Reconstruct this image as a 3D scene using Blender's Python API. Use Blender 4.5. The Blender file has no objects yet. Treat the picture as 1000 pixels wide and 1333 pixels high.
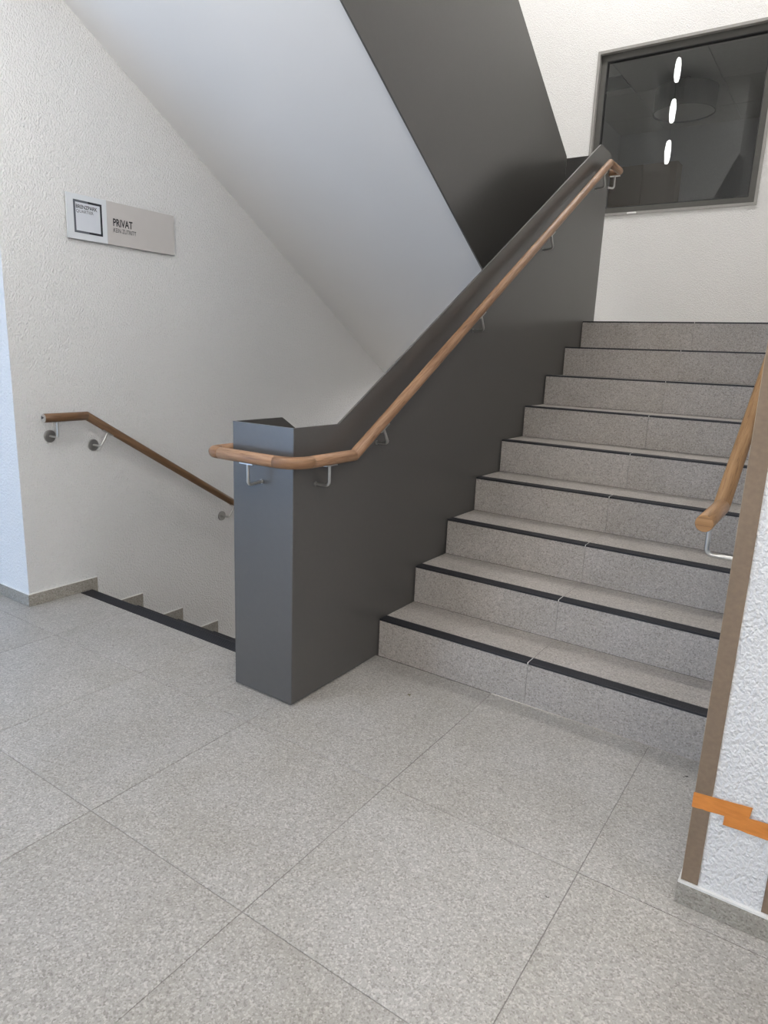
import bpy, bmesh, math, random
from mathutils import Vector, Matrix
random.seed(7)
S = bpy.context.scene
C = S.collection

# ------------------------------------------------------------------ camera
right = Vector((0.82531998, 0.56330962, 0.03910512))
down = Vector((0.15909215, -0.16552415, -0.97328898))
fwd = Vector((-0.5417902, 0.80949616, -0.22622853))
cam = bpy.data.cameras.new('camera')
cam.sensor_fit = 'HORIZONTAL'
cam.sensor_width = 36.0
cam.lens = 36.0 * 887.533 / 1000.0
cam.clip_start = 0.02
co = bpy.data.objects.new('camera', cam)
C.objects.link(co)
up, back = -down, -fwd
co.matrix_world = Matrix(((right.x, up.x, back.x, 1.52874), (right.y, up.y, back.y, -2.27911),
                          (right.z, up.z, back.z, 1.27765), (0, 0, 0, 1)))
S.camera = co

# ------------------------------------------------------------------ sky (seen by the hall's window only)
W = bpy.data.worlds.new('sky')
S.world = W
W.use_nodes = True
bg = W.node_tree.nodes['Background']
bg.inputs['Color'].default_value = (0.46, 0.67, 1.0, 1)
bg.inputs['Strength'].default_value = 6.5

# daylight enters through the opening in the hall's rear wall: a portal guides the sampling of that sky
pl = bpy.data.lights.new('window_portal', 'AREA')
pl.shape = 'RECTANGLE'
pl.size, pl.size_y = 2.5, 2.5
pl.cycles.is_portal = True
po = bpy.data.objects.new('window_portal', pl)
po.location = (-3.15, -5.02, 1.35)
po.rotation_euler = (math.radians(90), 0, 0)
C.objects.link(po)

HALL_W, STAIR_W, UPPER_W = 39.0, 30.0, 25.0     # watts of the ceiling lamps
WARM = (1.0, 0.98, 0.955)

V = S.view_settings
V.view_transform = 'Standard'
V.look = 'None'
V.exposure = 0.07
V.gamma = 1.0
V.use_curve_mapping = False
S.cycles.max_bounces = 12
S.cycles.diffuse_bounces = 6
S.cycles.glossy_bounces = 5
S.cycles.sample_clamp_indirect = 6.0
S.cycles.use_denoising = True

# ------------------------------------------------------------------ materials
def mat(name):
    m = bpy.data.materials.new(name)
    m.use_nodes = True
    nt = m.node_tree
    return m, nt, nt.nodes['Principled BSDF']
def nd(nt, typ, **kw):
    n = nt.nodes.new(typ)
    for k, v in kw.items():
        if k in n.inputs.keys(): n.inputs[k].default_value = v
        else: setattr(n, k, v)
    return n
def ramp(nt, fac, stops):
    r = nt.nodes.new('ShaderNodeValToRGB')
    nt.links.new(fac, r.inputs['Fac'])
    el = r.color_ramp.elements
    while len(el) < len(stops): el.new(0.5)
    for e, (p, c) in zip(el, stops):
        e.position = p
        e.color = (c[0], c[1], c[2], 1)
    return r.outputs['Color']
def mixc(nt, fac, a, b, mode='MIX'):
    n = nt.nodes.new('ShaderNodeMix')
    n.data_type = 'RGBA'
    n.blend_type = mode
    for sock, v in ((n.inputs[0], fac), (n.inputs[6], a), (n.inputs[7], b)):
        if hasattr(v, 'is_linked'): nt.links.new(v, sock)
        elif isinstance(v, (int, float)): sock.default_value = v
        else: sock.default_value = (*v, 1)
    return n.outputs[2]
def bump(nt, h, strength, dist, bs):
    b = nd(nt, 'ShaderNodeBump', Strength=strength, Distance=dist)
    nt.links.new(h, b.inputs['Height'])
    nt.links.new(b.outputs['Normal'], bs.inputs['Normal'])

def terrazzo(name, base, dark, light, rough=0.42):
    m, nt, b = mat(name)
    g = nt.nodes.new('ShaderNodeNewGeometry')
    oi = nt.nodes.new('ShaderNodeObjectInfo')
    off = nd(nt, 'ShaderNodeVectorMath', operation='SCALE')
    cmb = nt.nodes.new('ShaderNodeCombineXYZ')
    for i in range(3): nt.links.new(oi.outputs['Random'], cmb.inputs[i])
    nt.links.new(cmb.outputs[0], off.inputs[0]); off.inputs['Scale'].default_value = 37.0
    add = nd(nt, 'ShaderNodeVectorMath', operation='ADD')
    nt.links.new(g.outputs['Position'], add.inputs[0]); nt.links.new(off.outputs[0], add.inputs[1])
    v = nd(nt, 'ShaderNodeTexVoronoi', Scale=225.0)
    nt.links.new(add.outputs[0], v.inputs['Vector'])
    sp = nt.nodes.new('ShaderNodeSeparateColor')
    nt.links.new(v.outputs['Color'], sp.inputs[0])
    c1 = ramp(nt, sp.outputs[0], [(0.0, dark), (0.10, dark), (0.22, base), (0.72, base), (0.86, light), (1.0, light)])
    v2 = nd(nt, 'ShaderNodeTexVoronoi', Scale=430.0)
    nt.links.new(add.outputs[0], v2.inputs['Vector'])
    sp2 = nt.nodes.new('ShaderNodeSeparateColor')
    nt.links.new(v2.outputs['Color'], sp2.inputs[0])
    c2 = ramp(nt, sp2.outputs[1], [(0.0, (0.72, 0.71, 0.70)), (0.2, (0.95, 0.95, 0.95)), (0.8, (1, 1, 1)), (1.0, (1.13, 1.12, 1.10))])
    c = mixc(nt, 0.85, c1, c2, 'MULTIPLY')
    n = nd(nt, 'ShaderNodeTexNoise', Scale=5.0, Detail=3.0)
    nt.links.new(add.outputs[0], n.inputs['Vector'])
    c3 = ramp(nt, n.outputs['Fac'], [(0.3, (0.93, 0.92, 0.90)), (0.7, (1.04, 1.04, 1.05))])
    c = mixc(nt, 1.0, c, c3, 'MULTIPLY')
    vary = ramp(nt, oi.outputs['Random'], [(0.0, (0.965, 0.96, 0.955)), (1.0, (1.03, 1.03, 1.03))])
    c = mixc(nt, 1.0, c, vary, 'MULTIPLY')
    nt.links.new(c, b.inputs['Base Color'])
    b.inputs['Roughness'].default_value = rough
    b.inputs['Specular IOR Level'].default_value = 0.35
    return m
M_FLOOR = terrazzo('terrazzo_floor', (0.395, 0.377, 0.35), (0.30, 0.283, 0.26), (0.51, 0.49, 0.46), 0.38)
M_STEP = terrazzo('terrazzo_step', (0.425, 0.393, 0.362), (0.31, 0.284, 0.26), (0.52, 0.485, 0.45), 0.5)
M_SKIRT = terrazzo('terrazzo_skirting', (0.33, 0.31, 0.275), (0.24, 0.222, 0.195), (0.40, 0.38, 0.34), 0.5)

def plaster(name, col, strength=0.5, scale=120.0, dist=0.003):
    m, nt, b = mat(name)
    g = nt.nodes.new('ShaderNodeNewGeometry')
    mp = nd(nt, 'ShaderNodeMapping')
    mp.inputs['Rotation'].default_value = (0.5, 0.6, 0.4)
    mp.inputs['Scale'].default_value = (1.0, 1.0, 0.75)
    nt.links.new(g.outputs['Position'], mp.inputs['Vector'])
    n = nd(nt, 'ShaderNodeTexNoise', Scale=scale, Detail=1.5, Roughness=0.5, Distortion=0.3)
    nt.links.new(mp.outputs[0], n.inputs['Vector'])
    bump(nt, n.outputs['Fac'], strength, dist, b)
    n2 = nd(nt, 'ShaderNodeTexNoise', Scale=1.3, Detail=2.0)
    nt.links.new(g.outputs['Position'], n2.inputs['Vector'])
    c = ramp(nt, n2.outputs['Fac'], [(0.3, [x * 0.97 for x in col]), (0.7, col)])
    nt.links.new(c, b.inputs['Base Color'])
    b.inputs['Roughness'].default_value = 0.85
    b.inputs['Specular IOR Level'].default_value = 0.2
    return m
M_WALL = plaster('roughcast_white', (0.80, 0.795, 0.785), 1.0, 140.0, 0.0085)
M_SMOOTH = plaster('smooth_white', (0.75, 0.745, 0.74), 0.08, 60.0, 0.001)

def flat(name, col, rough=0.5, spec=0.5, metal=0.0, nscale=40.0, var=0.05):
    m, nt, b = mat(name)
    t = nt.nodes.new('ShaderNodeTexCoord')
    n = nd(nt, 'ShaderNodeTexNoise', Scale=nscale, Detail=3.0)
    nt.links.new(t.outputs['Object'], n.inputs['Vector'])
    c = ramp(nt, n.outputs['Fac'], [(0.3, [x * (1 - var) for x in col]), (0.7, [x * (1 + var) for x in col])])
    nt.links.new(c, b.inputs['Base Color'])
    b.inputs['Roughness'].default_value = rough
    b.inputs['Specular IOR Level'].default_value = spec
    b.inputs['Metallic'].default_value = metal
    return m
M_DARK = flat('anthracite_paint', (0.080, 0.0755, 0.070), 0.31, 0.75, 0.0, 60, 0.03)
M_FRAME = flat('frame_grey', (0.085, 0.083, 0.076), 0.45, 0.5)
M_FRAME_L = flat('frame_edge_grey', (0.30, 0.29, 0.275), 0.5)
M_GASKET = flat('gasket_black', (0.012, 0.012, 0.013), 0.5)
M_RUBBER = flat('rubber_black', (0.022, 0.022, 0.026), 0.5, 0.4)
M_GROUT = flat('grout', (0.27, 0.257, 0.24), 0.9, 0.2)
M_CAULK = flat('caulk_white', (0.78, 0.77, 0.74), 0.6)
M_CORE = flat('concrete_core', (0.13, 0.125, 0.12), 0.9)
M_STEEL = flat('stainless_steel', (0.60, 0.59, 0.57), 0.28, 0.5, 1.0)
M_STEEL_D = flat('stainless_rosette', (0.42, 0.41, 0.40), 0.42, 0.5, 1.0)
M_CARD = flat('cardboard_brown', (0.205, 0.150, 0.105), 0.75, 0.3, 0, 90, 0.08)
M_CARD_E = flat('cardboard_edge', (0.34, 0.28, 0.21), 0.8)
M_SIGN = flat('sign_warm_grey', (0.56, 0.535, 0.515), 0.4, 0.4, 0, 20, 0.01)
M_SIGN_L = flat('sign_pale', (0.70, 0.73, 0.76), 0.4, 0.4, 0, 20, 0.01)
M_SIGN_E = flat('sign_edge', (0.30, 0.30, 0.30), 0.4)
M_LOGO_D = flat('logo_dark', (0.015, 0.016, 0.022), 0.4)
M_LOGO_G = flat('logo_grey', (0.11, 0.12, 0.14), 0.4)
M_LOGO_F = flat('logo_field', (0.66, 0.69, 0.74), 0.4, 0.4, 0, 20, 0.01)
M_INK = flat('ink_dark', (0.02, 0.02, 0.022), 0.5)
M_INK_G = flat('ink_grey', (0.06, 0.06, 0.065), 0.5)
M_LEAF = flat('dry_leaf', (0.13, 0.115, 0.055), 0.8)
M_CRUMB = flat('dirt_crumb', (0.05, 0.045, 0.04), 0.9)
M_SHADE = flat('shade_grey', (0.10, 0.10, 0.10), 0.8)
M_ROOMW = flat('room_wall', (0.52, 0.52, 0.53), 0.9)
M_ROOMC = flat('room_ceiling', (0.50, 0.49, 0.46), 0.9)
M_BOARD = flat('smoked_board', (0.27, 0.20, 0.14), 0.6)
M_LATCH = flat('latch_white', (0.75, 0.75, 0.74), 0.4)

def tape_mat():
    m, nt, b = mat('orange_tape')
    t = nt.nodes.new('ShaderNodeTexCoord')
    mp = nd(nt, 'ShaderNodeMapping')
    mp.inputs['Scale'].default_value = (30, 30, 140)
    nt.links.new(t.outputs['Object'], mp.inputs['Vector'])
    n = nd(nt, 'ShaderNodeTexNoise', Scale=1.0, Detail=3.0)
    nt.links.new(mp.outputs[0], n.inputs['Vector'])
    c = ramp(nt, n.outputs['Fac'], [(0.3, (0.54, 0.185, 0.032)), (0.7, (0.66, 0.245, 0.05))])
    nt.links.new(c, b.inputs['Base Color'])
    b.inputs['Roughness'].default_value = 0.5
    return m
M_TAPE = tape_mat()

def wood(name, a, bcol, ccol, rough=0.42):
    m, nt, b = mat(name)
    uv = nt.nodes.new('ShaderNodeUVMap')
    oi = nt.nodes.new('ShaderNodeObjectInfo')
    sc = nd(nt, 'ShaderNodeMath', operation='MULTIPLY')
    nt.links.new(oi.outputs['Random'], sc.inputs[0]); sc.inputs[1].default_value = 23.0
    cx = nt.nodes.new('ShaderNodeCombineXYZ')
    nt.links.new(sc.outputs[0], cx.inputs[0]); nt.links.new(sc.outputs[0], cx.inputs[2])
    ad = nd(nt, 'ShaderNodeVectorMath', operation='ADD')
    nt.links.new(uv.outputs[0], ad.inputs[0]); nt.links.new(cx.outputs[0], ad.inputs[1])
    def noise(sx, sy, detail, dist):
        mp = nd(nt, 'ShaderNodeMapping')
        mp.inputs['Scale'].default_value = (sx, sy, 1)
        nt.links.new(ad.outputs[0], mp.inputs['Vector'])
        n = nd(nt, 'ShaderNodeTexNoise', Scale=1.0, Detail=detail, Distortion=dist)
        nt.links.new(mp.outputs[0], n.inputs['Vector'])
        return n.outputs['Fac']
    f1 = noise(5.0, 60.0, 3.0, 0.9)
    f2 = noise(16.0, 420.0, 2.0, 0.2)
    c = ramp(nt, f1, [(0.25, a), (0.5, bcol), (0.75, ccol)])
    c2 = ramp(nt, f2, [(0.28, (0.42, 0.38, 0.34)), (0.46, (1, 1, 1))])
    c = mixc(nt, 0.8, c, c2, 'MULTIPLY')
    nt.links.new(c, b.inputs['Base Color'])
    b.inputs['Roughness'].default_value = rough
    b.inputs['Specular IOR Level'].default_value = 0.4
    return m
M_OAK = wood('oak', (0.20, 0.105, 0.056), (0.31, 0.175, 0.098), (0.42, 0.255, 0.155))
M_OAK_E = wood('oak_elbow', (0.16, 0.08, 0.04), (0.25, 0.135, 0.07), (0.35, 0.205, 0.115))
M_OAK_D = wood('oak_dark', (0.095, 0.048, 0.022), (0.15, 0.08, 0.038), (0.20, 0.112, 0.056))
M_OAK_R = wood('oak_golden', (0.23, 0.12, 0.05), (0.34, 0.185, 0.08), (0.43, 0.25, 0.12))

def emis(name, col, s):
    m, nt, b = mat(name)
    b.inputs['Base Color'].default_value = (0.9, 0.9, 0.88, 1)
    b.inputs['Emission Color'].default_value = (*col, 1)
    b.inputs['Emission Strength'].default_value = s
    return m
M_LAMP = emis('lamp_diffuser', (1, 0.97, 0.92), 6.0)
M_TUBE = emis('lamp_glowing_oval', (1, 0.98, 0.95), 24.0)

def glass_mat():
    m = bpy.data.materials.new('pane_glass')
    m.use_nodes = True
    nt = m.node_tree
    nt.nodes.clear()
    out = nt.nodes.new('ShaderNodeOutputMaterial')
    tr = nd(nt, 'ShaderNodeBsdfTransparent')
    tr.inputs['Color'].default_value = (0.85, 0.86, 0.86, 1)
    gl = nd(nt, 'ShaderNodeBsdfGlossy', Roughness=0.0)
    gl.inputs['Color'].default_value = (0.9, 0.92, 0.92, 1)
    fr = nd(nt, 'ShaderNodeFresnel', IOR=1.55)
    mx = nt.nodes.new('ShaderNodeMixShader')
    nt.links.new(fr.outputs[0], mx.inputs[0]); nt.links.new(tr.outputs[0], mx.inputs[1]); nt.links.new(gl.outputs[0], mx.inputs[2])
    nt.links.new(mx.outputs[0], out.inputs['Surface'])
    return m
M_GLASS = glass_mat()

# ------------------------------------------------------------------ mesh helpers
def link_mesh(name, verts, faces, m, parent=None, uvs=None, smooth=False):
    me = bpy.data.meshes.new(name)
    me.from_pydata([tuple(v) for v in verts], [], faces)
    if uvs:
        l = me.uv_layers.new(name='UVMap')
        i = 0
        for f in uvs:
            for u in f:
                l.data[i].uv = u
                i += 1
    bm = bmesh.new(); bm.from_mesh(me)
    bmesh.ops.recalc_face_normals(bm, faces=bm.faces)
    bm.to_mesh(me); bm.free()
    if smooth:
        for p in me.polygons: p.use_smooth = True
    me.materials.append(m)
    o = bpy.data.objects.new(name, me)
    C.objects.link(o)
    if parent: o.parent = parent; o.matrix_parent_inverse = parent.matrix_world.inverted() if False else Matrix.Translation(-parent.location)
    return o
class MB:
    def __init__(s): s.v, s.f = [], []
    def add(s, v, f):
        n = len(s.v); s.v += [tuple(x) for x in v]; s.f += [tuple(i + n for i in q) for q in f]; return s
    def box(s, a, b, ch=0.0, top_only=True):
        x0, y0, z0 = a; x1, y1, z1 = b
        if ch <= 0:
            v = [(x, y, z) for z in (z0, z1) for y in (y0, y1) for x in (x0, x1)]
            return s.add(v, [(0, 2, 3, 1), (4, 5, 7, 6), (0, 1, 5, 4), (2, 6, 7, 3), (0, 4, 6, 2), (1, 3, 7, 5)])
        r = lambda d, z: [(x0 + d, y0 + d, z), (x1 - d, y0 + d, z), (x1 - d, y1 - d, z), (x0 + d, y1 - d, z)]
        v = r(0, z0) + r(0, z1 - ch) + r(ch, z1)
        f = [(3, 2, 1, 0), (8, 9, 10, 11)]
        for k in (0, 4):
            for i in range(4):
                j = (i + 1) % 4
                f.append((k + i, k + j, k + 4 + j, k + 4 + i))
        return s.add(v, f)
    def prism(s, poly, axis, a, b):
        def P(u, w, t): return {'x': (t, u, w), 'y': (u, t, w), 'z': (u, w, t)}[axis]
        n = len(poly)
        v = [P(u, w, a) for u, w in poly] + [P(u, w, b) for u, w in poly]
        f = [tuple(range(n))[::-1], tuple(range(n, 2 * n))]
        for i in range(n):
            j = (i + 1) % n
            f.append((i, j, n + j, n + i))
        return s.add(v, f)
    def cyl(s, c, ax, r, h, n=24, r2=None, bev=0.0):
        c = Vector(c); ax = Vector(ax).normalized(); r2 = r if r2 is None else r2
        u = ax.orthogonal().normalized(); w = ax.cross(u)
        prof = [(0.0, r), (h - bev, r2), (h, r2 - bev)] if bev > 0 else [(0.0, r), (h, r2)]
        v = [c + ax * t + u * (q * math.cos(2 * math.pi * k / n)) + w * (q * math.sin(2 * math.pi * k / n)) for t, q in prof for k in range(n)]
        f = [tuple(range(n))[::-1], tuple(range((len(prof) - 1) * n, len(prof) * n))]
        for p in range(len(prof) - 1):
            for k in range(n):
                j = (k + 1) % n
                f.append((p * n + k, p * n + j, (p + 1) * n + j, (p + 1) * n + k))
        return s.add(v, f)
    def build(s, name, m, parent=None, smooth=False):
        return link_mesh(name, s.v, s.f, m, parent, None, smooth)
def tag(o, label=None, cat=None, group=None, kind=None):
    if label: o['label'] = label
    if cat: o['category'] = cat
    if group: o['group'] = group
    if kind: o['kind'] = kind
    return o
def thing(name, label, cat, loc=(0, 0, 0), group=None):
    o = bpy.data.objects.new(name, None)
    o.empty_display_size = 0.05
    o.location = loc
    C.objects.link(o)
    return tag(o, label, cat, group)
def struct(name, mb, m, parent=None):
    o = mb.build(name, m, parent)
    if parent is None: o['kind'] = 'structure'
    return o
def rings(path, r, n=16):
    P = [Vector(p) for p in path]
    D = [(P[i + 1] - P[i]).normalized() for i in range(len(P) - 1)]
    u = (D[0].cross(Vector((0, 0, 1))) if abs(D[0].z) < 0.9 else D[0].cross(Vector((1, 0, 0)))).normalized()
    w = D[0].cross(u)
    out, L = [], 0.0
    for i, p in enumerate(P):
        if i > 0: L += (P[i] - P[i - 1]).length
        din = D[max(i - 1, 0)]; dout = D[min(i, len(D) - 1)]
        nrm = (din + dout).normalized()
        ring = []
        for k in range(n):
            a = 2 * math.pi * k / n
            o = u * (r * math.cos(a)) + w * (r * math.sin(a))
            ring.append(p + o - din * (o.dot(nrm) / din.dot(nrm)))
        out.append((ring, L))
        q = din.rotation_difference(dout)
        u = q @ u; w = q @ w
    return out
def tube(name, rg, m, parent, r, cap_bevel=0.0, label=None):
    if cap_bevel > 0:                 # a fine chamfer at both ends: the joint between two lengths shows as a line
        def end(ring, inner):
            c0 = sum(ring, Vector()) / len(ring); c1 = sum(inner, Vector()) / len(inner)
            q = (c1 - c0).normalized() * cap_bevel
            return [c0 + (x - c0) * (1 - cap_bevel / r) for x in ring], [x + q for x in ring]
        a0, a1 = end(rg[0][0], rg[1][0]); b0, b1 = end(rg[-1][0], rg[-2][0])
        rg = [(a0, rg[0][1]), (a1, rg[0][1] + cap_bevel)] + list(rg[1:-1]) + [(b1, rg[-1][1] - cap_bevel), (b0, rg[-1][1])]
    n = len(rg[0][0])
    v = [x for ring, L in rg for x in ring]
    f, uv = [], []
    circ = 2 * math.pi * r
    for i in range(len(rg) - 1):
        for k in range(n):
            j = (k + 1) % n
            f.append((i * n + k, i * n + j, (i + 1) * n + j, (i + 1) * n + k))
            a, b = rg[i][1], rg[i + 1][1]
            uv.append([(a, circ * k / n), (a, circ * (k + 1) / n), (b, circ * (k + 1) / n), (b, circ * k / n)])
    me = bpy.data.meshes.new(name)
    nb = len(f)
    for base in (0, (len(rg) - 1) * n):
        q = tuple(range(base, base + n))
        f.append(q); uv.append([((v[i].x + v[i].z) * 0.1, v[i].z) for i in q])
    me.from_pydata([tuple(x) for x in v], [], f)
    l = me.uv_layers.new(name='UVMap')
    i = 0
    for q in uv:
        for t in q:
            l.data[i].uv = t; i += 1
    for p in me.polygons: p.use_smooth = p.index < nb
    me.materials.append(m)
    try: me.set_sharp_from_angle(angle=math.radians(50))
    except Exception: pass
    o = bpy.data.objects.new(name, me)
    C.objects.link(o)
    if parent:
        o.parent = parent; o.matrix_parent_inverse = Matrix.Translation(-parent.location)
    if label: o['label'] = label
    return o
def arc(c, a, b, n):
    """quarter turn about c from point a to point b"""
    c, a, b = Vector(c), Vector(a), Vector(b)
    va, vb = a - c, b - c
    return [c + va * math.cos(t * math.pi / 2 / n) + vb * math.sin(t * math.pi / 2 / n) for t in range(n + 1)]

# ------------------------------------------------------------------ dimensions (metres)
R, T, J = 0.17, 0.2779, 0.6795
SL = R / T
LX, LY = -1.651, -0.621          # left wall face, its near corner
RX, RY = 1.372, -0.676           # right wall face, its near end
BY = 4.325                       # back wall face
PX, PY = -0.29, -0.557           # newel: left side, front
BT, BE = 2.452, -0.313           # balustrade far end, knee
ZL = 9 * R                       # landing
NL = -0.295                      # nosing of the descending flight
FY = NL - 0.065                  # the floor's edge there

# ------------------------------------------------------------------ setting: floor
fl = MB()
for x0, x1, y0, y1 in ((-4.5, 4.0, -5.0, FY), (PX, RX, FY, 0.0), (RX, 4.0, FY, 4.4)):
    fl.box((x0, y0, -0.3), (x1, y1, -0.002))
floor = struct('floor', fl, M_GROUT)
GX, GP = -0.050, 0.5945
xs = [GX + GP * k for k in range(-8, 8)]
ys = [-0.735 - 0.6 * k for k in range(0, 9)]
def tile(x0, x1, y0, y1):
    if x1 - x0 < 0.02 or y1 - y0 < 0.02: return
    g = 0.0009
    MB().box((x0 + g, y0 + g, -0.02), (x1 - g, y1 - g, 0.0), 0.0008).build('tile', M_FLOOR, floor)
for i in range(len(xs) - 1):
    a, b = max(xs[i], -4.5), min(xs[i + 1], 4.0)
    for j in range(len(ys) - 1):
        if ys[j] < -4.95: continue
        tile(a, b, max(ys[j + 1], -5.0), ys[j])
    # the last row runs up to the flights
    for x0, x1, y1 in ((-4.5, LX, LY), (LX, PX, FY), (PX, RX, -0.001), (1.58, 4.0, 0.0)):
        if b > RX and a < 1.58 and x0 < 1.58: continue
        tile(max(a, x0), min(b, x1), ys[0], y1)
    if RX < b and a < 1.58:           # one tile cut round the foot of the right wall
        q = 0.0009
        MB().prism([(a + q, ys[0] + q), (1.58, ys[0] + q), (1.58, RY), (RX, RY), (RX, -0.001), (a + q, -0.001)], 'z', -0.02, 0.0).build('tile', M_FLOOR, floor)

# ------------------------------------------------------------------ setting: walls and ceilings
LZ, UZ = 2.76, 6.1
XE = -0.763                        # upper hall: end of its rear wall
struct('wall_left', MB().prism([(LY, -2.2), (BY + 0.2, -2.2), (BY + 0.2, UZ), (LY, UZ)], 'x', LX - 0.25, LX), M_WALL)
struct('wall_left_front', MB().box((-4.5, LY, 0.0), (LX - 0.2505, LY + 0.25, LZ)).box((LX - 0.2505, LY - 0.0008, -0.02), (LX, LY - 0.0001, UZ)), M_WALL)
struct('wall_right', MB().box((RX, RY, -2.2), (1.575, BY, UZ)), M_WALL)
# back wall with the hole of the interior window
WX0, WX1, WZ0, WZ1 = -0.808, 0.629, 2.571, 3.935
wb = MB()
for a, b in (((LX - 0.25, -2.2), (WX0, UZ)), ((WX1, -2.2), (RX + 0.2, UZ)), ((WX0, -2.2), (WX1, WZ0)), ((WX0, WZ1), (WX1, UZ))):
    wb.box((a[0], BY, a[1]), (b[0], BY + 0.2, b[1]))
struct('wall_back', wb, M_WALL)
# the hall around the photographer
wr = MB()
for a, b in (((-4.5, 0.0), (-4.4, LZ)), ((-1.9, 0.0), (4.0, LZ)), ((-4.4, 0.0), (-1.9, 0.1)), ((-4.4, 2.6), (-1.9, LZ))):
    wr.box((a[0], -5.2, a[1]), (b[0], -5.0, b[1]))
struct('wall_rear', wr, M_SMOOTH)
struct('wall_hall_left', MB().box((-4.7, -5.2, 0.0), (-4.5, LY + 0.25, LZ)), M_SMOOTH)
struct('wall_hall_right', MB().box((4.0, -5.2, -0.02), (4.2, 4.4, LZ)), M_SMOOTH)
struct('wall_lower_front', MB().box((LX, FY - 0.2, -2.2), (RX, FY - 0.002, -0.315)), M_WALL)
struct('wall_hall_back', MB().box((1.58, 4.2, -0.02), (4.0, 4.4, LZ)), M_SMOOTH)
struct('ceiling', MB().box((-4.7, -5.2, LZ), (4.2, -0.34, 3.06)).box((1.58, -0.34, LZ), (4.2, 4.5, 3.06)), M_SMOOTH)
struct('ceiling_upper', MB().box((-2.0, -6.2, UZ), (1.8, BY + 0.2, UZ + 0.2)), M_SMOOTH)
struct('wall_upper_rear', MB().box((-2.0, -3.2, 3.06), (XE, -3.0, UZ)).box((XE, -6.2, 3.06), (1.8, -6.0, UZ)).box((XE - 0.1, -6.0, 3.06), (XE, -3.2, UZ)), M_SMOOTH)
struct('wall_upper_left', MB().box((-2.0, -3.0, 3.06), (-1.9, LY, UZ)), M_SMOOTH)
struct('wall_upper_right', MB().box((1.6, -6.2, 3.06), (1.8, BY + 0.2, UZ)), M_SMOOTH)
struct('floor_upper', MB().box((XE - 0.1, -6.2, 3.0), (1.8, -5.2, 3.06)), M_SMOOTH)

# daylight window of the hall (behind the photographer)
w2 = struct('window_2', MB().box((-4.4, -5.12, 0.1), (-4.33, -5.05, 2.6)).box((-1.97, -5.12, 0.1), (-1.9, -5.05, 2.6))
            .box((-4.33, -5.12, 0.1), (-1.97, -5.05, 0.17)).box((-4.33, -5.12, 2.53), (-1.97, -5.05, 2.6)).box((-3.19, -5.12, 0.17), (-3.12, -5.05, 2.53)), M_FRAME)

# ------------------------------------------------------------------ skirting
def skirt(name, pieces):
    root = None
    for a, b in pieces:
        mb = MB().box(a, b, 0.0006)
        if root is None:
            root = bpy.data.objects.new(name, None); root.empty_display_size = 0.05
            root.location = a; root['kind'] = 'structure'; C.objects.link(root)
        mb.build('skirting_tile', M_SKIRT, root)
    return root
HS = 0.060
bl = bpy.data.objects.new('baseboard_left', None); bl['kind'] = 'structure'; bl.location = (LX, LY, 0); C.objects.link(bl)
SK = 0.010
for k in range(0, 9):
    ye = -0.259 + k * T
    ys0 = (LY - SK) if k == 0 else NL + (k - 1) * T + 0.0
    z1 = HS - k * R
    poly = [(ys0, z1 - HS + 0.001), (NL + k * T, z1 - HS + 0.001), (NL + k * T, z1 - HS - R), (ye, z1 - HS - R), (ye, z1), (ys0, z1)]
    MB().prism(poly, 'x', LX, LX + SK).build('skirting_tile', M_SKIRT, bl)
    MB().box((LX, ys0 + (SK if k == 0 else 0), z1), (LX + SK * 0.8, ye, z1 + 0.003)).build('caulk', M_CAULK, bl)
bfr = bpy.data.objects.new('baseboard_left_front', None); bfr['kind'] = 'structure'; bfr.location = (LX, LY, 0); C.objects.link(bfr)
MB().box((-1.832, LY - SK, 0.001), (LX, LY, HS), 0.0006).build('skirting_tile', M_SKIRT, bfr)
for k in range(5):
    MB().box((-1.834 - 0.6 * (k + 1) + 0.002, LY - SK, 0.001), (-1.834 - 0.6 * k, LY, HS), 0.0006).build('skirting_tile', M_SKIRT, bfr)
MB().box((-4.5, LY - SK * 0.8, HS), (LX + SK * 0.8, LY, HS + 0.003)).build('caulk', M_CAULK, bfr)
brt = bpy.data.objects.new('baseboard_right', None); brt['kind'] = 'structure'; brt.location = (RX, RY, 0); C.objects.link(brt)
MB().box((RX - SK, RY - SK, 0.001), (1.585, RY, HS - 0.003), 0.0006).build('skirting_tile', M_SKIRT, brt)
MB().box((RX - SK, RY, 0.001), (RX, -0.002, HS - 0.003), 0.0006).build('skirting_tile', M_SKIRT, brt)
MB().box((RX - SK + 0.001, RY - SK + 0.001, HS - 0.003), (1.584, RY, HS + 0.002)).build('caulk', M_CAULK, brt)
MB().box((RX - SK + 0.001, RY, HS - 0.003), (RX, -0.003, HS + 0.002)).build('caulk', M_CAULK, brt)

# ------------------------------------------------------------------ staircases
def nosing(x0, x1, y, z, w=0.052, ribs=7):
    """ribbed rubber strip along X, its front at y, its top just above z"""
    h = 0.0022
    p = [(y, z - 0.006), (y, z + h - 0.0008), (y + 0.0008, z + h)]
    pitch = (w - 0.008) / ribs
    for k in range(ribs):
        a = y + 0.005 + pitch * k
        p += [(a, z + h), (a + 0.0004, z - 0.0015), (a + pitch * 0.38, z - 0.0015), (a + pitch * 0.38 + 0.0006, z + h)]
    p += [(y + w, z + h), (y + w, z - 0.006)]
    return MB().prism(p, 'x', x0, x1)
XS0, XS1 = 0.004, RX - 0.001
st = thing('staircase', 'grey terrazzo stairs rising to the landing, black nosing strip on every step', 'stairs', (J, 0, 0))
core = [(0.03, -0.01)]
for k in range(1, 10):
    core += [(0.022 + (k - 1) * T, k * R - 0.032)] if k == 1 else [(0.022 + (k - 1) * T, (k - 1) * R - 0.032), (0.022 + (k - 1) * T, k * R - 0.032)]
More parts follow.
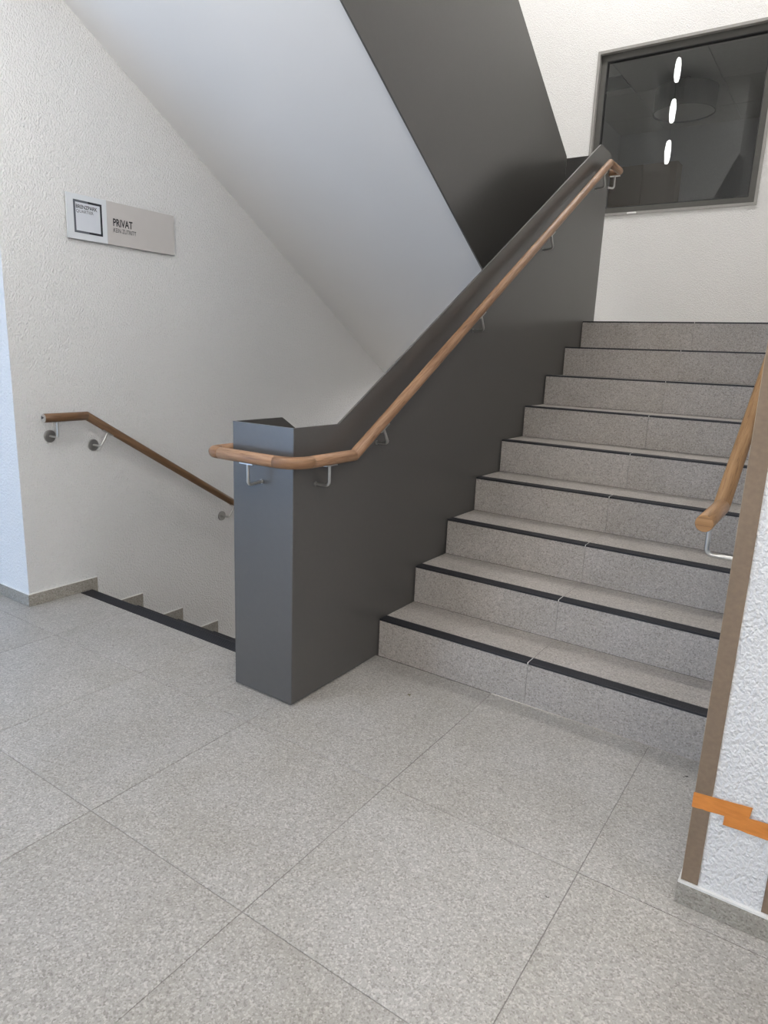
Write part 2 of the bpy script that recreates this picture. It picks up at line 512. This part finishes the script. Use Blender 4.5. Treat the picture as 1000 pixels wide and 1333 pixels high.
core += [(BY - 0.01, ZL - 0.032), (BY - 0.01, ZL - 0.25), (8 * T, ZL - 0.30), (0.4, -0.01)]
MB().prism(core, 'x', XS0 + 0.004, XS1 - 0.004).build('stair_core', M_CORE, st)
for k in range(1, 10):
    y, z0, z1 = (k - 1) * T, (k - 1) * R, k * R
    yb = k * T if k < 9 else BY - 0.002
    for x0, x1 in ((XS0, J - 0.0007), (J + 0.0007, XS1)):
        MB().box((x0, y, z0 + 0.0012), (x1, y + 0.02, z1 - 0.0302)).box((x0, y, z1 - 0.0302), (x1, y + 0.02, z1 - 0.0062)).build('riser', M_STEP, st)
        MB().box((x0, y + 0.0205, z1 - 0.03), (x1, yb - 0.0008, z1)).box((x0, y, z1 - 0.0062), (x1, y + 0.02, z1 - 0.0058)).build('tread', M_STEP, st)
        nosing(x0 + 0.0005, x1 - 0.0005, y - 0.001, z1).build('nosing_strip', M_RUBBER, st)
    MB().box((J - 0.0016, y - 0.0012, z1 - 0.005), (J + 0.0016, y + 0.052, z1 + 0.0018)).build('joint_caulk', M_CAULK, st)

s2 = thing('staircase', 'stairs descending along the left wall, with one ribbed black nosing at floor level', 'stairs', ((LX + PX) / 2, NL, 0))
DX0, DX1 = LX + 0.001, PX - 0.010
for k in range(0, 9):
    y, z = NL + (k - 1) * T, -k * R
    if k == 0:
        nosing(DX0 + SK, DX1, FY + 0.001, -0.001, 0.066, 8).build('nosing_strip', M_RUBBER, s2)
    else:
        MB().box((DX0, y + 0.001, z - 0.03), (DX1, y + T, z)).build('tread', M_STEP, s2)
        nosing(DX0 + SK, DX1, y + T - 0.052, z, 0.052).build('nosing_strip', M_RUBBER, s2)
    MB().box((DX0, y + T - 0.02, z - R), (DX1, y + T, z - 0.007 if k == 0 else z - 0.03)).build('riser', M_STEP, s2)
MB().prism([(FY, -0.31), (FY, -0.01), (NL - 0.02, -0.01), (NL - 0.02, -0.31)], 'x', DX0, DX1).build('edge_core', M_CORE, s2)
struct('floor_lower', MB().box((LX, NL, -9.3 * R), (RX, BY, -9 * R)), M_STEP)

SF = 2.592                        # soffit: z = SF - SL*y
s3 = thing('staircase', 'upper stair flight overhead, its smooth white sloping underside above the left wall', 'stairs', (-0.97, 1.2, 1.9))
SX0, SX1 = LX + 0.0005, PX - 0.0095
up_top = []
for k in range(1, 10):
    yk = 8 * T - (k - 1) * T
    up_top += [(yk, ZL + (k - 1) * R), (yk, ZL + k * R)]
poly = [(BY - 0.001, ZL)] + up_top + [(-0.325, 3.06), (-0.325, SF + SL * 0.325), (2.40, SF - SL * 2.40), (BY - 0.001, SF - SL * 2.40)]
MB().prism(poly, 'x', SX0, SX1).build('stair_soffit', M_SMOOTH, s3)
for k in range(1, 10):
    yk = 8 * T - (k - 1) * T
    MB().box((SX0, yk, ZL + (k - 1) * R + 0.001), (SX1, yk + 0.012, ZL + k * R - 0.008)).build('riser', M_STEP, s3)

# ------------------------------------------------------------------ balustrades
TH = 0.008
b1 = thing('balustrade', 'dark grey sheet steel balustrade with boxed newel end beside the rising stairs', 'balustrade', (PX / 2, PY, 0))
H = 1.022
z_at = lambda y: H + (y - BE) * (2.582 - H) / (2.245 - BE)
side = [(PY + TH + 0.0003, 0.007), (-0.03, 0.007), (0.35, 0.02), (BT, ZL - 0.3), (BT, 2.582), (2.245, 2.582), (BE, H), (PY + TH + 0.0003, H)]
MB().prism(side, 'x', -TH, 0.0).build('side_panel', M_DARK, b1)
MB().prism([(PX, PY + 0.0015), (PX + 0.0015, PY), (-0.002, PY), (0, PY + 0.002), (0, PY + TH), (PX, PY + TH)], 'z', 0.007, H).build('front_panel', M_DARK, b1)
inner = [(PY + TH, 0.004), (-0.33, 0.004), (-0.20, -0.30), (1.9, -0.30 - 2.1 * SL), (1.9, 1.02 - (1.9 + 0.305) * SL), (-0.305, H), (PY + TH, H)]
MB().prism(inner, 'x', PX, PX + TH).build('inner_panel', M_DARK, b1)
MB().box((PX, BT - TH, ZL - 0.42), (-TH, BT, 2.582)).build('end_panel', M_DARK, b1)

b2 = thing('balustrade', 'dark grey steel side panel of the upper flight, slanting up out of sight', 'balustrade', (PX, 1.2, 1.9))
zl = lambda y: 2.569 - SL * y
zu = lambda y: 4.086 - SL * y
MB().prism([(BT - TH - 0.001, zl(2.40)), (2.40, zl(2.40)), (-0.31, zl(-0.31)), (-0.31, 3.09), (-0.55, 3.09), (-0.55, 4.135), (-0.08, 4.135), (BT - TH - 0.001, zu(BT - TH))], 'x', PX - 0.009, PX).build('side_panel', M_DARK, b2)

# ------------------------------------------------------------------ handrails
RR = 0.021
def bracket(rail, top, foot, drop, mat_=M_STEEL, rosette=None, along=(0, 1, 0), seed=0):
    """rod from the rail's underside `top`, down by `drop`, then to `foot` on the wall or plate"""
    top, foot, drop = Vector(top), Vector(foot), Vector(drop)
    knee = top + drop
    to = (foot - knee)
    rr = 0.016
    d1, d2 = drop.normalized(), to.normalized()
    pts = [top] + arc(knee - d1 * rr + d2 * rr, knee - d1 * rr, knee + d2 * rr, 5) + [foot]
    o = tube('bracket', rings(pts, 0.0058, 10), mat_, rail, 0.0058)
    al = Vector(along).normalized(); nrm = -d1; sd = al.cross(nrm).normalized()
    mb = MB()
    cs = []
    for t in (0.0, 0.004):
        for a, b in ((-1, -1), (1, -1), (1, 1), (-1, 1)):
            cs.append(top + al * (0.031 * a) + sd * (0.012 * b) + nrm * t - nrm * 0.002)
    mb.add(cs, [(0, 3, 2, 1), (4, 5, 6, 7), (0, 1, 5, 4), (1, 2, 6, 5), (2, 3, 7, 6), (3, 0, 4, 7)])
    p = mb.build('saddle', mat_, None); p.parent = o; p.matrix_parent_inverse = o.matrix_parent_inverse
    p.matrix_parent_inverse = Matrix.Identity(4)
    p.location = (0, 0, 0)
    if rosette:
        d = -d2
        q = MB().cyl(foot, d, rosette, 0.006, 28, None, 0.0015).build('rosette', M_STEEL_D, None)
        q.parent = o; q.matrix_parent_inverse = Matrix.Identity(4)
    else:
        q = MB().cyl(foot, -d2, 0.0085, 0.003, 14).build('weld_collar', mat_, None)
        q.parent = o; q.matrix_parent_inverse = Matrix.Identity(4)
    return o

# 1: on the balustrade, wrapped round the newel and up the slope
h1 = thing('handrail', 'oak handrail wrapped round the dark newel and rising along the steel balustrade', 'handrail')
ox, fx, zr = 0.060, PY - 0.062, 0.913
lx = PX - 0.050
ky = -0.297
zs = lambda y: zr + (y - ky) * 0.6098
r1 = 0.075
A = [(lx, -0.30, zr), (lx, fx + 0.045, zr)]
A2 = arc((lx + 0.035, fx + 0.035, zr), (lx, fx + 0.035, zr), (lx + 0.035, fx, zr), 6)
A3 = [(lx + 0.05, fx, zr), (ox - r1 - 0.012, fx, zr)]
A4 = arc((ox - r1, fx + r1, zr), (ox - r1, fx, zr), (ox, fx + r1, zr), 9)
A5 = [(ox, fx + r1 + 0.012, zr), (ox, ky, zr), (ox, 2.266, zs(2.266))]
ztop = zs(2.266)
A6 = [(ox, 2.47, ztop)]
A7 = arc((ox - 0.03, 2.47, ztop), (ox, 2.47, ztop), (ox - 0.03, 2.50, ztop), 5)[1:]
A8 = [(-0.34, 2.50, ztop)]
path = A + A2 + A3 + A4 + A5 + A6 + A7 + A8
# the inner return falls with the lower flight
path = [(lx, 0.5, zr - 0.8 * SL)] + path
rg = rings(path, RR, 20)
iA, iB = 1, 2
i_e0 = 2; i_e1 = 3 + 6 + 1            # small elbow
i_l0 = i_e1 + 1; i_l1 = i_l0 + 11     # large elbow
i_k = i_l1 + 1
i_t = i_k + 1
tube('rail', rg[0:3], M_OAK, h1, RR, 0.0012)
tube('rail_elbow', rg[2:i_e1 + 1], M_OAK_E, h1, RR, 0.0012)
tube('rail', rg[i_e1:i_l0 + 1], M_OAK, h1, RR, 0.0012)
tube('rail_elbow', rg[i_l0:i_l1 + 1], M_OAK_E, h1, RR, 0.0012)
tube('rail', rg[i_l1:i_k + 1], M_OAK, h1, RR, 0.0012)
tube('rail', rg[i_k:i_t + 1], M_OAK, h1, RR, 0.0012)
tube('rail', rg[i_t:], M_OAK, h1, RR, 0.0012)
zb = zr - RR
bracket(h1, (-0.152, fx, zb), (-0.147, PY, 0.822), (0, 0, -0.076), along=(1, 0, 0))
bracket(h1, (ox, -0.437, zb), (0.0, -0.440, 0.818), (0, 0, -0.074))
nrm = Vector((0, SL, -1)).normalized()
for yf, zf in ((-0.069, 0.934), (0.695, 1.398), (1.459, 1.862), (2.216, 2.323)):
    kn = Vector((ox, yf - 0.005, zf + 0.003))
    # foot point up to the rail's underside
    d0 = ((zs(kn.y) - kn.z) / math.sqrt(1 + SL * SL)) - RR
    bracket(h1, kn - nrm * d0, (0.0, yf, zf), nrm * d0, along=(0, T, R))
bracket(h1, (ox - 0.035, 2.50, ztop - RR), (ox - 0.064, BT, ztop - RR - 0.075), (0, 0, -0.075), along=(1, 0, 0))

# 2: on the left wall
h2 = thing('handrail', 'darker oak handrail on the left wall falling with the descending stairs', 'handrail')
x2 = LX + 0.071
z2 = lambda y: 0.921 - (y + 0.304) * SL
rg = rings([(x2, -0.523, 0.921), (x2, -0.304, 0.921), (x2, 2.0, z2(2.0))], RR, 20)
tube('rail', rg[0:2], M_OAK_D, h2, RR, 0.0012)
tube('rail', rg[1:3], M_OAK_D, h2, RR, 0.0012)
cap = MB().cyl((x2, -0.5235, 0.921), (0, -1, 0), RR * 0.92, 0.003, 20)
cap.build('end_cap', M_STEEL, h2)
MB().prism([(x2 - 0.012, 0.931), (x2 + 0.011, 0.924), (x2 - 0.012, 0.915)], 'y', -0.528, -0.5264).build('arrow_mark', M_INK, h2)
bracket(h2, (x2, -0.458, 0.90), (LX, -0.461, 0.826), (0, 0, -0.074), rosette=0.030)
nd2 = Vector((0, -SL, -1)).normalized()
for yf, zf in ((-0.234, 0.763), (0.628, 0.240), (1.49, -0.287)):
    kn = Vector((x2, yf, zf + 0.002))
    d0 = ((z2(kn.y) - kn.z) / math.sqrt(1 + SL * SL)) - RR
    bracket(h2, kn - nd2 * d0, (LX, yf, zf), nd2 * d0, rosette=0.030, along=(0, T, -R))

# 3: on the right wall
h3 = thing('handrail', 'short view of a golden oak handrail on the right wall behind the cardboard corner', 'handrail')
x3 = 1.284
z3 = lambda y: 0.915 + (y + 0.297) * SL
rg = rings([(x3, -0.548, 0.915), (x3, -0.297, 0.915), (x3, 2.27, z3(2.27)), (x3, 2.5, z3(2.27))], RR, 20)
tube('rail', rg[0:2], M_OAK_R, h3, RR, 0.0012)
tube('rail', rg[1:3], M_OAK_R, h3, RR, 0.0012)
tube('rail', rg[2:4], M_OAK_R, h3, RR, 0.0012)
bracket(h3, (x3, -0.45, 0.894), (RX, -0.455, 0.818), (0, 0, -0.076), rosette=0.030)
for yf, zf in ((0.695, 1.398), (1.459, 1.862), (2.216, 2.323)):
    kn = Vector((x3, yf - 0.005, zf + 0.003))
    d0 = ((z3(kn.y) - kn.z) / math.sqrt(1 + SL * SL)) - RR
    bracket(h3, kn - nrm * d0, (RX, yf, zf), nrm * d0, rosette=0.030, along=(0, T, R))

# ------------------------------------------------------------------ interior window above the landing
w1 = bpy.data.objects.new('window_1', None); w1['kind'] = 'structure'; w1.location = (WX0, BY, WZ0); C.objects.link(w1)
def frame_mb(x0, x1, z0, z1, wdt, ya, yb):
    return (MB().box((x0, ya, z0), (x0 + wdt, yb, z1)).box((x1 - wdt, ya, z0), (x1, yb, z1))
            .box((x0 + wdt, ya, z0), (x1 - wdt, yb, z0 + wdt)).box((x0 + wdt, ya, z1 - wdt), (x1 - wdt, yb, z1)))
frame_mb(WX0, WX1, WZ0, WZ1, 0.022, BY - 0.012, BY + 0.2).build('window_lining', M_FRAME_L, w1)
frame_mb(WX0 + 0.022, WX1 - 0.022, WZ0 + 0.022, WZ1 - 0.022, 0.052, BY + 0.032, BY + 0.09).build('window_frame', M_FRAME, w1)
frame_mb(WX0 + 0.074, WX1 - 0.074, WZ0 + 0.074, WZ1 - 0.074, 0.008, BY + 0.033, BY + 0.08).build('gasket', M_GASKET, w1)
MB().box((WX0 + 0.082, BY + 0.050, WZ0 + 0.082), (WX1 - 0.082, BY + 0.056, WZ1 - 0.082)).build('pane', M_GLASS, w1)
MB().box((-0.402, BY - 0.022, WZ0 + 0.004), (-0.322, BY - 0.0125, WZ0 + 0.018), 0.003).build('latch', M_LATCH, w1)

# the dark room behind it
RZ = 4.5
struct('wall_room_back', MB().box((-2.05, 8.6, 1.5), (2.6, 8.8, RZ)), M_ROOMW)
struct('wall_room_left', MB().box((-2.05, BY + 0.2, 1.5), (-1.88, 8.6, RZ)), M_ROOMW)
struct('wall_room_right', MB().box((2.4, BY + 0.2, 1.53), (2.6, 8.6, RZ)), M_ROOMW)
struct('wall_room_front', MB().box((RX + 0.2, BY, 1.5), (2.6, BY + 0.2, RZ)), M_ROOMW)
struct('floor_room', MB().box((-2.05, BY + 0.2, 1.4), (2.6, 8.8, 1.53)), M_ROOMC)
rc = struct('ceiling_room', MB().box((-2.05, BY + 0.2, RZ), (2.6, 8.8, RZ + 0.1)), M_GROUT)
xg = [-1.87, -1.25, -0.28, 0.69, 1.66, 2.39]
yg = [BY + 0.21, 5.15, 6.08, 7.01, 7.94, 8.59]
for i in range(5):
    for j in range(5):
        MB().box((xg[i] + 0.004, yg[j] + 0.004, RZ - 0.012), (xg[i + 1] - 0.004, yg[j + 1] - 0.004, RZ)).build('ceiling_panel', M_ROOMC, rc)
MB().box((-1.62, 6.40, RZ - 0.02), (-1.25, 6.80, RZ - 0.0125)).build('vent', M_GASKET, rc)
DX, DY = -0.61, 6.8
lp = thing('ceiling_lamp', 'grey drum shade lamp in the dark room behind the landing window', 'lamp', (DX, DY, 4.11))
n = 40
v, f = [], []
for z, r in ((4.11, 0.335), (4.36, 0.335), (4.36, 0.327), (4.11, 0.327)):
    v += [(DX + r * math.cos(2 * math.pi * k / n), DY + r * math.sin(2 * math.pi * k / n), z) for k in range(n)]
for q in range(4):
    for k in range(n):
        j = (k + 1) % n; q2 = (q + 1) % 4
        f.append((q * n + k, q * n + j, q2 * n + j, q2 * n + k))
link_mesh('lamp_shade', v, f, M_SHADE, lp)
MB().cyl((DX, DY, 4.125), (0, 0, 1), 0.326, 0.004, 40).build('diffuser', M_ROOMC, lp)
MB().cyl((DX, DY, 4.13), (0, 0, 1), 0.03, RZ - 0.013 - 4.13, 16).build('stem', M_SHADE, lp)
cb = thing('cabinet', 'brown wooden cabinet dimly seen low behind the landing window', 'cabinet', (-1.42, 8.3, 1.53))
MB().box((-1.87, 8.32, 1.53), (-0.96, 8.59, 4.0)).build('carcass', M_BOARD, cb)
for k in range(2):
    x0 = -1.868 + k * 0.455
    MB().box((x0, 8.30, 1.60), (x0 + 0.451, 8.319, 3.995)).build('cabinet_door', M_BOARD, cb)

# ------------------------------------------------------------------ sign on the left wall
SYa, SYb, SZa, SZb = -0.310, 0.306, 1.751, 1.951
sg = thing('sign', 'flat grey door sign reading PRIVAT on the white left wall', 'sign', (LX, SYa, SZa))
xa, xf = LX + 0.010, LX + 0.018
MB().box((LX, SYa + 0.05, SZa + 0.03), (xa, SYb - 0.05, SZb - 0.03)).build('spacer', M_SIGN_E, sg)
MB().box((xa, SYa, SZa), (xf, -0.1006, SZb)).build('logo_plate', M_SIGN_L, sg)
MB().box((xa, -0.1, SZa), (xf, SYb, SZb)).build('text_plate', M_SIGN, sg)
MB().box((xa - 0.002, SYa, SZa - 0.0005), (xa - 0.0001, SYb, SZb + 0.0005)).build('back_plate', M_SIGN_E, sg)
def panel(name, y0, y1, z0, z1, m, t=0.0006):
    return MB().box((xf, y0, z0), (xf + t, y1, z1)).build(name, m, sg)
a, b, c, d = -0.276, -0.127, 1.780, 1.926
w = 0.010
mid = (a + b) / 2 + 0.002
panel('logo_field', a + w, b - w, c + w, d - w, M_LOGO_F, 0.0003)
panel('logo_bar', a, a + w, c, d, M_LOGO_G)
panel('logo_bar', a + w, mid, d - w, d, M_LOGO_G)
panel('logo_bar', a + w, mid, c, c + w, M_LOGO_G)
panel('logo_bar', mid, b, d - w, d, M_LOGO_D)
panel('logo_bar', mid, b, c, c + w, M_LOGO_D)
panel('logo_bar', b - w, b, c + w, d - w, M_LOGO_D)
def text(name, body, y0, z0, height, width, m, bold=0.0):
    cu = bpy.data.curves.new(name, 'FONT')
    cu.body = body
    cu.size = 1.0
    cu.offset = bold
    cu.extrude = 0.0
    cu.resolution_u = 3
    tmp = bpy.data.objects.new(name, cu)
    C.objects.link(tmp)
    dg = bpy.context.evaluated_depsgraph_get()
    me = bpy.data.meshes.new_from_object(tmp.evaluated_get(dg))
    bpy.data.objects.remove(tmp)
    vx = [v.co.x for v in me.vertices]; vy = [v.co.y for v in me.vertices]
    sx = width / (max(vx) - min(vx)); sy = height / (max(vy) - min(vy))
    mx, my = min(vx), min(vy)
    for v in me.vertices:
        v.co = (xf + 0.0009, y0 + (v.co.x - mx) * sx, z0 + (v.co.y - my) * sy)
    me.materials.clear(); me.materials.append(m)
    o = bpy.data.objects.new(name, me)
    C.objects.link(o)
    o.parent = sg; o.matrix_parent_inverse = Matrix.Translation(-sg.location)
    return o
text('lettering', 'BRENZPARK', -0.263, 1.889, 0.017, 0.111, M_INK, 0.016)
text('lettering', 'QUARTIER', -0.263, 1.868, 0.016, 0.090, M_INK_G)
text('lettering', 'PRIVAT', -0.067, 1.840, 0.036, 0.112, M_INK, 0.022)
text('lettering', 'KEIN ZUTRITT', -0.066, 1.812, 0.020, 0.130, M_INK_G, 0.004)

# ------------------------------------------------------------------ cardboard corner guards and tape on the right wall's end
def guard(label, xc, sgn, z0, z1):
    """paper angle: one leg on the wall's end face, one round the corner at x = xc"""
    g = thing('corner_guard', label, 'corner guard', (xc, RY, z0), 'cardboard corner guards on the right wall')
    t = 0.003
    x0, x1 = sorted((xc - sgn * t, xc + sgn * 0.034))
    MB().box((x0, RY - t, z0), (x1, RY - 0.0002, z1)).build('front_leg', M_CARD, g)
    x0, x1 = sorted((xc - sgn * t, xc - sgn * 0.0002))
    MB().box((x0, RY, z0), (x1, RY + 0.034, z1)).build('side_leg', M_CARD, g)
    x0, x1 = sorted((xc - sgn * 0.0038, xc - sgn * t))
    MB().box((x0, RY - t - 0.0003, z0), (x1, RY + 0.034, z1)).build('paper_edge', M_CARD_E, g)
    return g
guard('tall brown cardboard guard on the wall corner nearest the stairs', RX, 1, 0.064, 2.3)
guard('brown cardboard guard barely in view at the right edge, above the skirting', 1.575, -1, 0.066, 2.3)
yt = RY - 0.0034
def tape(label, pts, t, y):
    o = MB().prism(pts, 'y', y - t, y).build('tape', M_TAPE)
    return tag(o, label, 'tape', 'orange tape strips')
def ragged(p, q, n, amp):
    out = []
    for k in range(1, n):
        s = k / n
        out.append((p[0] + (q[0] - p[0]) * s + random.uniform(-amp, amp) * 0.3, p[1] + (q[1] - p[1]) * s + random.uniform(-amp, amp)))
    return out
t1 = [(1.3665, 0.303), (1.40, 0.306), (1.489, 0.3145)] + ragged((1.489, 0.3145), (1.484, 0.276), 4, 0.002) + [(1.484, 0.276), (1.435, 0.270)] + ragged((1.435, 0.270), (1.3665, 0.264), 6, 0.0012) + [(1.3665, 0.264)]
tape('torn orange tape piece stuck across the brown cardboard guard', t1, 0.0004, yt)
t2 = [(1.437, 0.280), (1.50, 0.288), (1.578, 0.292), (1.578, 0.252)] + ragged((1.578, 0.252), (1.436, 0.247), 8, 0.0012) + [(1.436, 0.247)] + ragged((1.436, 0.247), (1.437, 0.280), 4, 0.0015)
tape('lower orange tape piece running out of view to the right', t2, 0.0004, yt - 0.0006)

# ------------------------------------------------------------------ crumbs on the floor
def crumb(name, label, x, y, s, m, n=5, cat='debris', group=None):
    mb = MB()
    for k in range(n):
        dx, dy = random.uniform(-s, s), random.uniform(-s, s)
        a = random.uniform(0, 6.28); l = s * random.uniform(0.4, 1.0); wd = l * 0.45; h = s * random.uniform(0.15, 0.5)
        ca, sa = math.cos(a), math.sin(a)
        vv = [(x + dx + ca * u - sa * q, y + dy + sa * u + ca * q, z) for u, q, z in
              ((-l, 0, 0), (0, -wd, 0), (l, 0, 0), (0, wd, 0), (0, 0, h))]
        mb.add(vv, [(0, 3, 2, 1), (0, 1, 4), (1, 2, 4), (2, 3, 4), (3, 0, 4)])
    o = mb.build(name, m)
    return tag(o, label, cat, group)
crumb('leaf_fragment', 'tiny dry leaf crumb on the floor in front of the first step', 0.298, -0.214, 0.007, M_LEAF, 6)
g = 'dark specks on the floor'
crumb('dirt_crumb', 'dark speck on the floor right below the first step by the cardboard guard', 1.279, -0.113, 0.006, M_CRUMB, 4, 'debris', g)
crumb('dirt_crumb', 'tiny dark speck on the floor left of the orange tape', 1.328, -0.527, 0.0035, M_CRUMB, 3, 'debris', g)
crumb('dirt_crumb', 'dark speck on the floor tile left of the right skirting', 1.106, -0.86, 0.004, M_CRUMB, 3, 'debris', g)
crumb('dirt_crumb', 'small dark speck on the floor below the newel', 0.10, -0.90, 0.003, M_CRUMB, 3, 'debris', g)
crumb('dirt_crumb', 'dark speck on the floor tile at the lower left', 0.419, -1.667, 0.003, M_CRUMB, 3, 'debris', g)

# ------------------------------------------------------------------ lamps
def ceiling_lamp(x, y, z, watts, size, label, col=WARM):
    t = thing('ceiling_lamp', label, 'lamp', (x, y, z - 0.05))
    s = size / 2
    MB().box((x - s, y - s, z - 0.05), (x + s, y + s, z - 0.0005)).build('housing', M_SMOOTH, t)
    MB().box((x - s + 0.02, y - s + 0.02, z - 0.054), (x + s - 0.02, y + s - 0.02, z - 0.0502)).build('diffuser', M_LAMP, t)
    l = bpy.data.lights.new('lamp_light', 'AREA')
    l.shape = 'SQUARE'; l.size = size - 0.04; l.energy = watts; l.color = col
    lo = bpy.data.objects.new('lamp_light', l)
    C.objects.link(lo)
    lo.parent = t
    lo.location = (0, 0, -0.008)
    return t
def globe_lamp(x, y, z, watts, label, r=0.14):
    t = thing('ceiling_lamp', label, 'lamp', (x, y, z))
    MB().cyl((x, y, z - 0.0005), (0, 0, -1), 0.08, 0.03, 24).build('ceiling_rose', M_SMOOTH, t)
    n, k_ = 20, 10
    c = z - 0.03 - r
    vv = [(x, y, c - r)]
    for i in range(1, k_):
        ph = math.pi * i / k_
        vv += [(x + r * math.sin(ph) * math.cos(2 * math.pi * k / n), y + r * math.sin(ph) * math.sin(2 * math.pi * k / n), c - r * math.cos(ph)) for k in range(n)]
    vv.append((x, y, c + r))
    ff = []
    for k in range(n):
        j = (k + 1) % n
        ff.append((0, 1 + j, 1 + k))
        for i in range(k_ - 2): ff.append((1 + i * n + k, 1 + i * n + j, 1 + (i + 1) * n + j, 1 + (i + 1) * n + k))
        ff.append((len(vv) - 1, 1 + (k_ - 2) * n + k, 1 + (k_ - 2) * n + j))
    m = emis('lamp_globe', WARM, watts / (4 * math.pi ** 2 * r * r))
    link_mesh('globe', vv, ff, m, t, None, True)
for x, y, where in ((-0.5, -1.5, 'over the hall in front of the newel'), (1.5, -1.5, 'over the hall in front of the right wall'),
                    (3.5, -1.5, 'at the right end of the hall'), (0.5, -3.6, 'in the hall behind the camera'), (2.8, -3.6, 'in the rear right corner of the hall')):
    globe_lamp(x, y, LZ, HALL_W * (0.82 if x == 1.5 else 1.0), 'round white globe lamp on the ceiling ' + where)
ceiling_lamp(0.5, 3.1, UZ, STAIR_W * 1.6, 0.6, 'square white ceiling lamp high above the landing')
ceiling_lamp(-0.9, 3.0, UZ, STAIR_W, 0.6, 'square white ceiling lamp high above the upper flight')
ceiling_lamp(0.0, -2.2, UZ, UPPER_W, 0.6, 'square white ceiling lamp over the upper hall')
ceiling_lamp(-0.97, 3.4, SF - SL * 2.40, 55.0, 0.4, 'added unseen light panel under the landing, brightening the lower stairs and soffit')  # added lamp, out of view: its bounce lifts the lower soffit and wall
ceiling_lamp(1.9, 5.0, RZ - 0.012, 17.0, 0.4, 'added unseen light panel brightening the room behind the landing window')  # helper light out of view, put in to brighten the room behind the glass
# the pendant whose three lights mirror in the landing window
pn = thing('pendant_lamp', 'three glowing ovals in a row, mirrored in the landing window', 'lamp', (-1.473, -1.0, 4.2))
for z in (4.506, 5.086, 5.651):
    n, m_ = 16, 8
    vv, ff = [], []
    for i in range(m_ + 1):
        ph = math.pi * i / m_
        for k in range(n):
            a = 2 * math.pi * k / n
            vv.append((-1.473 + 0.045 * math.sin(ph) ** 0.6 * math.cos(a), -1.0 + 0.045 * math.sin(ph) ** 0.6 * math.sin(a), z - 0.175 * math.cos(ph)))
    for i in range(m_):
        for k in range(n):
            j = (k + 1) % n
            ff.append((i * n + k, i * n + j, (i + 1) * n + j, (i + 1) * n + k))
    link_mesh('glass_oval', vv, ff, M_TUBE, pn, None, True)
MB().cyl((-1.473, -1.0, 4.3), (0, 0, 1), 0.006, UZ - 4.3, 8).build('cord', M_GASKET, pn)
